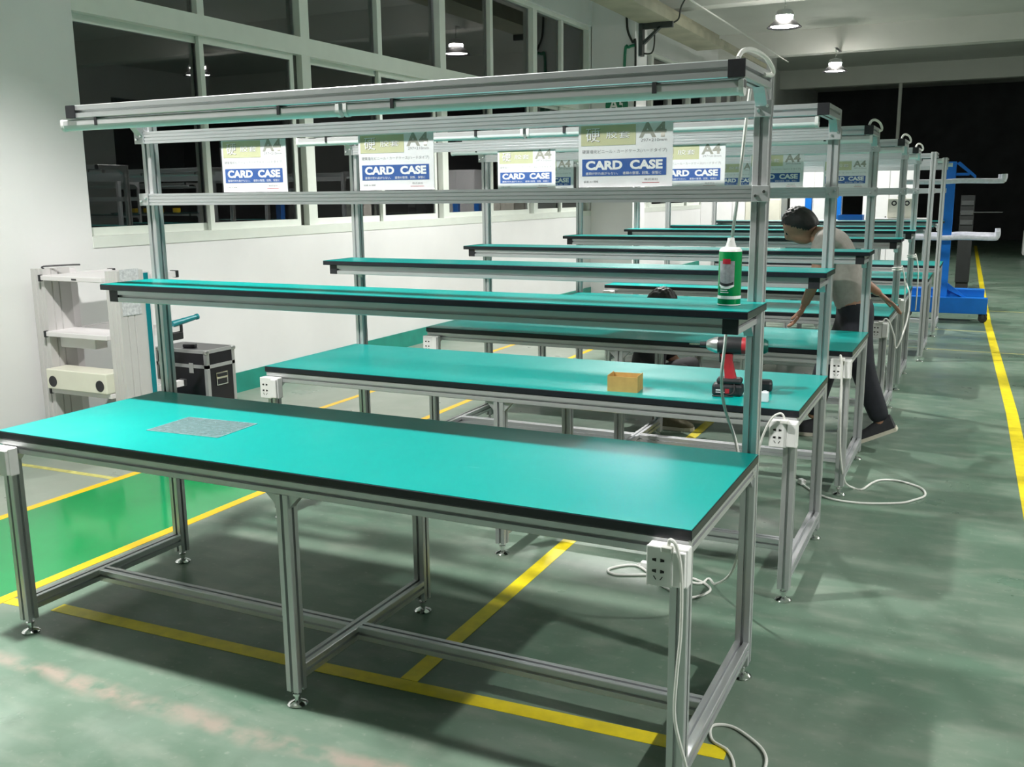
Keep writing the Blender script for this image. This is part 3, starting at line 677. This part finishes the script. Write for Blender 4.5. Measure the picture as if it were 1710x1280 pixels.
# ---------------------------------------------------------------- rack and flight case by the wall
T = thing('equipment_rack', 'grey equipment rack with teal trim standing against the left wall', 'rack', (-4.285, 1.1, 0))
def upright(x0, x1):
    o = B()
    # grooved plate: front face with two flutes
    q = [(0, 0), (.03, 0), (.033, .008), (.037, .008), (.04, 0), (.07, 0), (.073, .008), (.077, .008), (.08, 0), (x1 - x0, 0), (x1 - x0, .05), (x1 - x0 - .008, .053), (x1 - x0 - .008, .057), (x1 - x0, .06), (x1 - x0, .10), (x1 - x0 - .008, .103), (x1 - x0 - .008, .107), (x1 - x0, .11), (x1 - x0, .19), (0, .19)]
    return o.prism(q, (x0, 0, .0), (x0, 0, 1.12), (1, 0, 0), (0, 1, 0))
for x0, x1, in ((-.365, -.255), (.265, .365)):
    u = upright(x0, x1).build('upright', 'rack_grey', T)
    if x0 > 0: B().box(x1 - .002, x1 + .004, .192, .225, .05, 1.10).build('teal_trim', 'teal_strip', u)
    B().box(x0, x1, .19, .24, .04, 1.11).build('rear_edge', 'rack_shelf', u)
for z, nm in ((1.085, 0), (.745, 1), (.395, 2)):
    s = B().rbox(-.255, .265, -.03, .46, z - .03, z, .004).build('shelf', 'rack_shelf', T)
    for xx in (-.245, .30): q = B().box(xx, xx + .045, .2, .47, z - .032, z + .004).build('shelf_arm', 'rack_shelf', s); B().rbox(xx - .003, xx + .048, .47, .495, z - .036, z + .008, .003).build('arm_cap', 'black_plastic', s)
    B().rbox(-.262, -.245, -.036, -.012, z - .036, z + .004, .003).build('corner_cap', 'black_plastic', s)
B().box(.02, .06, -.0312, -.0298, 1.063, 1.073).build('name_plate', 'black_plastic', T)
B().path([(-.27, .02, 1.12), (-.27, .02, 1.135), (-.17, .12, 1.14), (-.12, .16, 1.14)], .005).build('rail_handle', 'black_plastic', T)
B().box(.366, .3675, .015, .155, .86, 1.13).build('paper_note', 'paper_print', T)
B().rbox(-.20, .10, .03, .12, .645, .714, .004).build('printer_box', 'rack_shelf', T)
sp_ = B().rbox(-.25, .262, -.055, .10, .397, .520, .006).build('speaker_bar', 'speaker_beige', T)
for xx in (-.195, .205): B().lathe([(0, -.0025), (.024, -.0025), (.030, -.004), (.033, -.0035), (.034, 0)], (xx, -.0545, .445), 24, 'y').build('speaker_cone', 'black_plastic', sp_, smooth=True)
B().tube((.33, .42, .76), (.34, .62, .785), .022, .016).tube((.34, .62, .785), (.342, .635, .787), .019, .019).build('scanner_head', 'teal_strip', T)
B().rbox(.29, .345, .38, .50, .66, .71, .006).build('scanner_base', 'drill_black', T)
T = thing('flight_case', 'black flight case with aluminium edges on the floor behind the rack', 'case', (-4.38, 2.13, 0))
X, Y, H_ = .235, .135, .51
B().rbox(-X, X, -Y, Y, .01, H_, .004).build('shell', 'case_black', T)
al = B(); t_ = .024
for sx in (-1, 1):
    for sy_ in (-1, 1): al.box(sx * X - (t_ if sx > 0 else .003), sx * X + (.003 if sx > 0 else t_), sy_ * Y - (t_ if sy_ > 0 else .003), sy_ * Y + (.003 if sy_ > 0 else t_), .01, H_)
for z in (.012, H_ - .022, H_ - .125):
    al.box(-X - .003, X + .003, -Y - .003, -Y + .006, z, z + .024); al.box(-X - .003, X + .003, Y - .006, Y + .003, z, z + .024)
    al.box(-X - .003, -X + .006, -Y, Y, z, z + .024); al.box(X - .006, X + .003, -Y, Y, z, z + .024)
al.build('edge_profiles', 'aluminium', T)
for sx in (-1, 1):
    for sy_ in (-1, 1): B().lathe([(0, -.02), (.02, -.014), (.024, 0), (.02, .010), (0, .014)], (sx * (X - .006), sy_ * (Y - .006), H_ - .010), 12).build('ball_corner', 'drill_metal', T, smooth=True)
hd = B().box(X + .001, X + .005, -.055, .055, .255, .345).build('handle_dish', 'chrome', T)
B().box(X + .004, X + .016, -.040, .040, .315, .338).box(X + .004, X + .007, -.045, .045, .262, .300).build('handle_grip', 'black_plastic', hd)
for xx in (-.12, .10): B().box(xx - .02, xx + .02, -Y - .009, -Y - .003, H_ - .16, H_ - .09).build('latch', 'chrome', T)
o = B().rbox(-.045, .045, -.022, .022, 0, .022, .005).build('remote_control', 'black_plastic', None, (-4.38, 2.09, .5102)); tag(o, 'small black remote lying on the flight case', 'remote'); o.rotation_euler = (0, 0, .3)

# ---------------------------------------------------------------- sign on the pilaster
T = thing('bay_sign', 'round green sign reading A5 on the grey pilaster', 'sign', (-4.335, 10.655, 2.78))
B().lathe([(0, -.012), (.17, -.012), (.17, 0), (0, 0)], n=36, axis='y').build('disc', 'sign_green', T)
link('lettering', fit(text_mesh('lettering', 'A5', .2, 'ink_white', .004), -.12, .12, -.075, .085), T, (0, -.0135, 0))

# ---------------------------------------------------------------- blue cart with foam-wrapped arms
T = thing('blue_cart', 'blue cantilever cart with white foam-wrapped arms at the end of the row', 'cart', (.15, 9.75, 0))
B().rbox(-.045, .055, -.045, .055, .25, 1.86, .004).build('column', 'cart_blue', T)
B().rbox(-.45, .50, -.16, .0, .10, .285, .006).build('base_box', 'cart_blue', T); B().rbox(-.40, .46, .02, .22, .16, .37, .006).build('base_box', 'cart_blue', T)
B().prism([(.05, .37), (.22, .285), (.26, .285), (.05, .45)], (0, -.02, 0), (0, .02, 0), (1, 0, 0), (0, 0, 1)).build('brace', 'cart_blue', T)
B().prism([(.05, 1.84), (.27, 1.66), (.27, 1.70), (.09, 1.86)], (0, -.02, 0), (0, .02, 0), (1, 0, 0), (0, 0, 1)).prism([(.05, 1.70), (.2, 1.70), (.2, 1.73), (.05, 1.73)], (0, -.015, 0), (0, .015, 0), (1, 0, 0), (0, 0, 1)).build('top_brace', 'cart_blue', T)
def farm(x0, x1, y, z, r=.029):
    B().path([(x0, y, z), ((x0 + x1) / 2 - .1, y, z - .004), ((x0 + x1) / 2 + .1, y, z + .005), (x1 - .05, y, z - .002), (x1 - .012, y, z + .008), (x1, y, z + .035), (x1, y, z + .075)], r, 10).build('foam_arm', 'foam_white', T, smooth=True)
for k, (yy, x1) in enumerate(((-.10, .56), (.0, .57), (.10, .53))): farm(-.50, x1, yy - .02, 1.635)
for k, yy in enumerate((-.12, -.02, .10, .24)): farm(-.42, .545 - .0 * k, yy, .985 + .008 * k)
for xx in (-.38, .46):
    for yy in (-.12, .19):
        c = B().lathe([(0, -.016), (.045, -.016), (.05, -.01), (.05, .01), (.045, .016), (0, .016)], (xx, yy, .05), 18, 'y').build('caster', 'rubber', T, smooth=True)
        B().box(xx - .015, xx + .015, yy - .024, yy - .018, .05, .12).box(xx - .015, xx + .015, yy + .018, yy + .024, .05, .12).box(xx - .02, xx + .02, yy - .024, yy + .024, .10, .16).build('fork', 'dark_machine', c)

# ---------------------------------------------------------------- far equipment
T = thing('test_machine', 'cream control box with two round dials on a white stand', 'machine', (-.45, 11.2, 0))
B().rbox(-.19, .17, -.12, .12, 1.17, 1.43, .008).build('control_box', 'machine_cream', T)
for xx in (-.11, .05): B().lathe([(.018, -.003), (.034, -.003), (.034, 0), (.018, 0)], (xx, -.1205, 1.37), 18, 'y').build('dial', 'black_plastic', T)
B().prism([(-.012, 0), (.012, 0), (.004, .07), (-.004, .07)], (-.03, -.125, 1.18), (-.03, -.12, 1.18), (1, 0, 0), (0, 0, 1)).build('dark_mark', 'black_plastic', T)
B().box(-.08, .02, -.04, .04, 1.43, 1.46).box(-.05, -.01, -.03, .03, 1.46, 1.53).box(-.10, .04, -.04, .04, 1.53, 1.57).build('press_head', 'machine_cream', T)
B().box(-.35, .35, -.25, .25, 1.12, 1.17).build('table_plate', 'cabinet_white', T)
for xx in (-.32, .28):
    for yy in (-.22, .18): B().box(xx, xx + .05, yy, yy + .05, 0, 1.12).build('stand_leg', 'cabinet_white', T)
B().box(-.32, .33, -.2, -.15, .35, .42).build('stand_rail', 'cabinet_white', T)
def cabinet(label, x, y, wd, dp, h, m='cabinet_white', doors=2):
    T = thing('cabinet', label, 'cabinet', (x, y, 0))
    B().box(-wd / 2, wd / 2, -dp / 2, dp / 2, .04, h).box(-wd / 2 + .03, wd / 2 - .03, -dp / 2 + .03, dp / 2 - .03, 0, .04).build('body', m, T)
    for k in range(doors):
        a = -wd / 2 + .01 + k * (wd - .02) / doors; c = a + (wd - .02) / doors - .008
        d = B().rbox(a, c, -dp / 2 - .018, -dp / 2, .08, h - .02, .003).build('door', m, T); B().box(c - .04, c - .025, -dp / 2 - .03, -dp / 2 - .018, h * .5, h * .5 + .12).build('handle', 'drill_black', d)
cabinet('tall white cabinet behind the fourth and fifth right posts', -.87, 14.2, .80, .5, 2.02)
cabinet('tall white cabinet behind the third bench cards', -2.10, 14.6, .80, .5, 2.02)
cabinet('low white cabinet under the far windows behind the benches', -3.30, 13.8, 1.1, .5, 1.50)
cabinet('cream cabinet standing between the low cabinet and the blue frame', -2.55, 12.6, .55, .5, 1.44, 'machine_cream')
T = thing('steel_stand', 'dark blue steel frame standing in the dark behind the bending person', 'stand', (-1.70, 12.8, 0))
for xx in (-.24, .20):
    B().rbox(xx - .05, xx + .05, -.05, .05, 0, 1.50, .004).build('post', 'cart_blue', T)
B().rbox(-.29, .25, -.04, .04, 1.50, 1.58, .004).build('top_bar', 'cart_blue', T); B().rbox(-.29, .25, -.04, .04, .12, .20, .004).build('bottom_bar', 'cart_blue', T)
T = thing('blue_tray', 'small blue tray on the dark machine beside the white cord', 'tray', (-1.07, 11.0, 1.15))
B().box(-.18, .14, -.1, .1, 0, .012).box(-.18, .14, -.1, -.09, .012, .07).box(-.18, .14, .09, .1, .012, .07).box(-.18, -.17, -.09, .09, .012, .07).box(.13, .14, -.09, .09, .012, .07).build('tray_walls', 'cart_blue', T)
T = thing('dark_machine', 'dark low machine with a grey rail under the blue tray', 'machine', (-1.42, 11.1, 0))
B().box(-.5, .45, -.22, .22, .1, 1.08).build('body', 'dark_machine', T); B().box(-.55, .5, -.26, .26, 1.08, 1.15).build('top_rail', 'rack_grey', T)
for xx in (-.42, .36): B().box(xx, xx + .06, -.2, .2, 0, .1).build('foot_block', 'rubber', T)
T = thing('parts_trolley', 'grey machine standing in the dark behind the blue cart', 'machine', (.28, 14.2, 0))
B().box(-.10, .10, -.2, .2, .1, 1.45).build('body', 'machine_black', T); B().box(-.09, .09, -.18, .18, 0, .1).build('plinth', 'rubber', T)
for z in (1.0, 1.15, 1.30): B().box(-.09, .09, -.215, -.2, z, z + .07).build('drawer', 'drawer_grey', T)
B().tube((-.1, -.206, 1.19), (.50, -.22, 1.19), .008).build('rod', 'drawer_grey', T)
T = thing('white_machine', 'white machine at the right edge beside the far aisle', 'machine', (1.62, 22.0, 0))
B().rbox(-.28, .28, -.3, .3, .08, .62, .02).build('body', 'cabinet_white', T); B().box(-.20, -.02, -.305, -.3, .25, .48).build('opening', 'dark_hole', T)
B().box(-.22, .22, -.25, .25, .62, .80).build('upper_block', 'dark_machine', T); B().box(-.2, .2, -.2, .2, 0, .08).build('plinth', 'rubber', T)
T = thing('ceiling_pole', 'thin grey pole rising to the ceiling behind the benches', 'pole', (-1.69, 24.76, 0))
B().tube((0, 0, 0), (0, 0, 4.25), .045).build('tube', 'beam_paint', T); B().box(-.08, .08, -.08, .08, 0, .02).build('base_plate', 'rack_grey', T)

# ---------------------------------------------------------------- people
def skin_mesh(name, pts, edges, m, sub=2, root=0):
    me = bpy.data.meshes.new(name); me.from_pydata([p[:3] for p in pts], edges, [])
    o = bpy.data.objects.new(name, me); COL.objects.link(o)
    sk = o.modifiers.new('skin', 'SKIN'); sk.use_smooth_shade = True
    for i, p in enumerate(pts):
        d = me.skin_vertices[0].data[i]; rr = p[3]; d.radius = rr if isinstance(rr, tuple) else (rr, rr); d.use_root = (i == root)
    ss = o.modifiers.new('sub', 'SUBSURF'); ss.levels = sub; ss.render_levels = sub
    bpy.context.view_layer.update()
    out = bpy.data.meshes.new_from_object(o.evaluated_get(bpy.context.evaluated_depsgraph_get()))
    bpy.data.objects.remove(o); out.name = name; out.materials.clear(); out.materials.append(MATS[m])
    for p in out.polygons: p.use_smooth = True
    return out
def chain(n, base=0): return [(base + i, base + i + 1) for i in range(n - 1)]
def join_meshes(name, meshes, m):
    bm = bmesh.new()
    for me in meshes: bm.from_mesh(me)
    out = bpy.data.meshes.new(name); bm.to_mesh(out); bm.free(); out.materials.append(MATS[m])
    for p in out.polygons: p.use_smooth = True
    return out
def head_mesh(M):
    # head about 0.23 tall facing -X; M maps local to figure space
    bm = bmesh.new(); bmesh.ops.create_uvsphere(bm, u_segments=28, v_segments=20, radius=1)
    for v in bm.verts:
        x, y, z = v.co
        jaw = max(0, -z)
        X_ = x * .098; Y_ = y * (.076 - .022 * jaw); Z_ = z * .116
        if x < 0: X_ *= 1 - .10 * jaw
        else: X_ *= 1 - .28 * jaw
        if x < -.75:
            nose = math.exp(-((y / .16) ** 2)) * math.exp(-(((z + .12) / .20) ** 2)); X_ -= .020 * nose
            for e in (-.34, .34): X_ += .012 * math.exp(-(((y - e) / .17) ** 2)) * math.exp(-(((z - .06) / .10) ** 2))
            X_ += .006 * math.exp(-((y / .30) ** 2)) * math.exp(-(((z + .48) / .05) ** 2)); X_ -= .005 * math.exp(-((y / .28) ** 2)) * math.exp(-(((z + .40) / .05) ** 2))
        v.co = (X_, Y_, Z_)
    for s in (-1, 1):
        q = bmesh.ops.create_uvsphere(bm, u_segments=10, v_segments=8, radius=1)
        for v in q['verts']: v.co = (.012 + v.co.x * .017, s * .074 + v.co.y * .008, -.004 + v.co.z * .030)
    for v in bm.verts: v.co = M @ v.co
    me = bpy.data.meshes.new('head'); bm.to_mesh(me); bm.free(); return me
def hair_mesh(M):
    bm = bmesh.new(); bmesh.ops.create_uvsphere(bm, u_segments=56, v_segments=44, radius=1)
    kill = [v for v in bm.verts if v.co.z < -.45 + .95 * max(0, min(1, (.25 - v.co.x) / .95))]
    bmesh.ops.delete(bm, geom=kill, context='VERTS')
    for v in bm.verts:
        x, y, z = v.co; k = 1 + .03 * math.sin(19 * y) * math.cos(17 * x); v.co = M @ Vector((x * .107 * k + .003, y * .084 * k, z * .127 * k))
    me = bpy.data.meshes.new('hair'); bm.to_mesh(me); bm.free(); me.materials.append(MATS['hair'])
    for p in me.polygons: p.use_smooth = True
    return me
def eye_mesh(M):
    b = bmesh.new()
    for s in (-1, 1):
        q = bmesh.ops.create_uvsphere(b, u_segments=8, v_segments=6, radius=.009)
        for v in q['verts']: v.co = M @ (v.co + Vector((-.083, s * .028, .007)))
    me = bpy.data.meshes.new('eyes'); b.to_mesh(me); b.free(); me.materials.append(MATS['eye_dark']); return me
def hand_meshes(wrist, d, nrm, side):
    # palm along d, fingers spread along s; each finger a short bent chain
    w_, d, nrm = Vector(wrist), Vector(d).normalized(), Vector(nrm).normalized(); s = d.cross(nrm).normalized() * side; out = []
    def P(a, b, c): return w_ + d * a + s * b + nrm * c
    out.append(skin_mesh('palm', [(*P(-.02, 0, 0), (.022, .018)), (*P(.03, 0, 0), (.034, .015)), (*P(.075, 0, 0), (.038, .013))], chain(3), 'skin', 1))
    for k, (off, ln) in enumerate(((-.030, .068), (-.010, .078), (.010, .073), (.029, .058))):
        out.append(skin_mesh('finger', [(*P(.065, off, 0), .0095), (*P(.085 + ln * .35, off * 1.1, .006), .009), (*P(.085 + ln * .68, off * 1.12, .018), .0085), (*P(.08 + ln * .92, off * 1.12, .034), .0075)], chain(4), 'skin', 1))
    out.append(skin_mesh('thumb', [(*P(.015, -.026, 0), .012), (*P(.040, -.050, .008), .0105), (*P(.068, -.060, .018), .0095), (*P(.088, -.058, .028), .008)], chain(4), 'skin', 1))
    return out
def shoe(parent, ankle, d, pitch, m='shoe_dark', ms='shoe_sole'):
    o = link('shoe', None, parent); 
    b = B(); prof = [(-.07, .036, .085), (-.03, .038, .095), (.03, .042, .075), (.09, .046, .055), (.15, .046, .045), (.185, .034, .032), (.20, .012, .02)]
    vs = []; n = 12
    for x, w_, h in prof:
        for j in range(n):
            a = math.pi * j / (n - 1); vs.append((x, w_ * math.cos(a), .018 + h * math.sin(a) ** .7))
    fs = [(i * n + j, i * n + j + 1, i * n + n + j + 1, i * n + n + j) for i in range(len(prof) - 1) for j in range(n - 1)]
    fs += [tuple(range(n)), tuple((len(prof) - 1) * n + j for j in range(n - 1, -1, -1))]
    fs += [(i * n, i * n + n, i * n + 2 * n - 1, i * n + n - 1) for i in range(len(prof) - 1)]
    me = b.add(vs, fs).mesh('shoe', m, True)
    sp2 = B(); sv = []
    for x, w_, h in prof: sv += [(x - (.006 if x < 0 else -.004), -w_ - .004, 0), (x - (.006 if x < 0 else -.004), w_ + .004, 0), (x - (.006 if x < 0 else -.004), w_ + .004, .022), (x - (.006 if x < 0 else -.004), -w_ - .004, .022)]
    k = len(prof); sf = [(4 * i + j, 4 * i + (j + 1) % 4, 4 * i + 4 + (j + 1) % 4, 4 * i + 4 + j) for i in range(k - 1) for j in range(4)] + [(0, 3, 2, 1), (4 * k - 4, 4 * k - 3, 4 * k - 2, 4 * k - 1)]
    ms_ = sp2.add(sv, sf).mesh('sole', ms)
    COL.objects.unlink(o); bpy.data.objects.remove(o)
    o = link('shoe', me, parent, ankle); o.rotation_euler = (0, pitch, d); link('sole', ms_, o)
    return o
def rotm(loc, rx, ry, rz): return Matrix.Translation(loc) @ Matrix.Rotation(rz, 4, 'Z') @ Matrix.Rotation(ry, 4, 'Y') @ Matrix.Rotation(rx, 4, 'X')

# person bending forward behind the third bench, facing left
T = thing('person', 'person in a taupe shirt and dark trousers bending over behind the third bench', 'person', (0, 3.24, 0))
pel = (-.115, 0, .86); ch = (-.245, 0, 1.16); nk = (-.345, 0, 1.275); HM = rotm((-.455, -.01, 1.325), 0, -.62, 0)
shR, shL = (-.285, -.155, 1.235), (-.275, .155, 1.235)
elR, wrR = (-.325, -.215, 1.00), (-.385, -.175, .855)
elL, wrL = (-.16, .27, 1.02), (.0, .375, .885)
# legs: front (left, further) and trailing
hipR, hipL = (-.10, -.085, .84), (-.10, .085, .84)
knR, anR = (-.035, -.09, .47), (.105, -.09, .125)
knL, anL = (-.27, .09, .46), (-.345, .09, .10)
pts = [(*pel, .10), (*ch, (.125, .10)), (*nk, .06), (-.395, 0, 1.295, .052), (*shR, .05), (*elR, .038), (*wrR, .026), (*shL, .05), (*elL, .038), (*wrL, .026), (*hipR, .085), (*knR, .056), (*anR, .038), (*hipL, .085), (*knL, .056), (*anL, .038)]
ed = [(0, 1), (1, 2), (2, 3), (1, 4), (4, 5), (5, 6), (1, 7), (7, 8), (8, 9), (0, 10), (10, 11), (11, 12), (0, 13), (13, 14), (14, 15)]
body = [skin_mesh('body', pts, ed, 'skin'), head_mesh(HM)] + hand_meshes(wrR, (-.35, .1, -.8), (-.6, 0, .2), 1) + hand_meshes(wrL, (.45, .1, -.35), (.3, 0, -.9), -1)
link('body', join_meshes('body', body, 'skin'), T); link('hair', hair_mesh(HM), T); link('eyes', eye_mesh(HM), T)
sh_pts = [(-.105, 0, .80, (.155, .125)), (-.14, 0, .95, (.150, .118)), (-.205, 0, 1.10, (.160, .125)), (-.275, 0, 1.23, (.150, .110)), (-.335, 0, 1.27, (.075, .075)), (shR[0], shR[1] - .01, shR[2], .075), (-.315, -.195, 1.09, .062), (shL[0], shL[1] + .01, shL[2], .075), (-.215, .225, 1.12, .062)]
link('shirt', skin_mesh('shirt', sh_pts, [(0, 1), (1, 2), (2, 3), (3, 4), (3, 5), (5, 6), (3, 7), (7, 8)], 'shirt_taupe'), T)
tr = [(-.112, 0, .93, (.13, .105)), (-.105, 0, .83, (.135, .115)), (-.085, -.085, .72, .098), (knR[0], knR[1], knR[2], .078), (anR[0] - .012, anR[1], anR[2] + .03, .062), (-.135, .085, .72, .098), (knL[0], knL[1], knL[2], .078), (anL[0], anL[1], anL[2] + .02, .062)]
link('trousers', skin_mesh('trousers', tr, [(0, 1), (1, 2), (2, 3), (3, 4), (1, 5), (5, 6), (6, 7)], 'trousers_navy', 2, 1), T)
shoe(T, (.115, -.09, .092), math.pi, .45); shoe(T, (-.35, .09, .0), math.pi, 0)

# person crouching behind the third bench, further left, facing right
T = thing('person', 'crouching person in black, mostly hidden behind the second and third benches', 'person', (-1.38, 3.26, 0), math.pi)
HM = rotm((-.05, 0, .80), 0, -.25, .35)
pts = [(.05, 0, .26, .10), (.03, 0, .46, (.12, .10)), (.0, 0, .60, .07), (-.02, 0, .68, .052), (.02, -.15, .56, .05), (-.10, -.20, .38, .038), (-.26, -.15, .36, .026), (.02, .15, .56, .05), (-.10, .20, .38, .038), (-.26, .15, .36, .026),
       (.03, -.10, .24, .085), (-.25, -.14, .42, .056), (-.12, -.13, .10, .04), (.03, .10, .24, .085), (-.25, .14, .42, .056), (-.12, .13, .10, .04)]
body = [skin_mesh('body', pts, ed, 'skin'), head_mesh(HM)] + hand_meshes(pts[6][:3], (-.9, .1, -.1), (0, 0, -1), 1) + hand_meshes(pts[9][:3], (-.9, -.1, -.1), (0, 0, -1), -1)
link('body', join_meshes('body', body, 'skin'), T); link('hair', hair_mesh(HM), T); link('eyes', eye_mesh(HM), T)
s2 = [(.055, 0, .24, (.15, .12)), (.04, 0, .42, (.155, .12)), (.01, 0, .57, (.13, .10)), (-.005, 0, .63, .07), (.02, -.16, .56, .075), (-.08, -.205, .41, .062), (.02, .16, .56, .075), (-.08, .205, .41, .062)]
link('shirt', skin_mesh('shirt', s2, [(0, 1), (1, 2), (2, 3), (2, 4), (4, 5), (2, 6), (6, 7)], 'shirt_black'), T)
t2 = [(.05, 0, .25, (.14, .11)), (.02, -.10, .24, .11), (-.25, -.14, .42, .085), (-.13, -.13, .12, .062), (.02, .10, .24, .11), (-.25, .14, .42, .085), (-.13, .13, .12, .062)]
link('trousers', skin_mesh('trousers', t2, [(0, 1), (1, 2), (2, 3), (0, 4), (4, 5), (5, 6)], 'shirt_black'), T)
shoe(T, (-.12, -.13, 0), math.pi, 0, 'shoe_olive', 'shoe_sole'); shoe(T, (-.12, .13, 0), math.pi, 0, 'shoe_olive', 'shoe_sole')
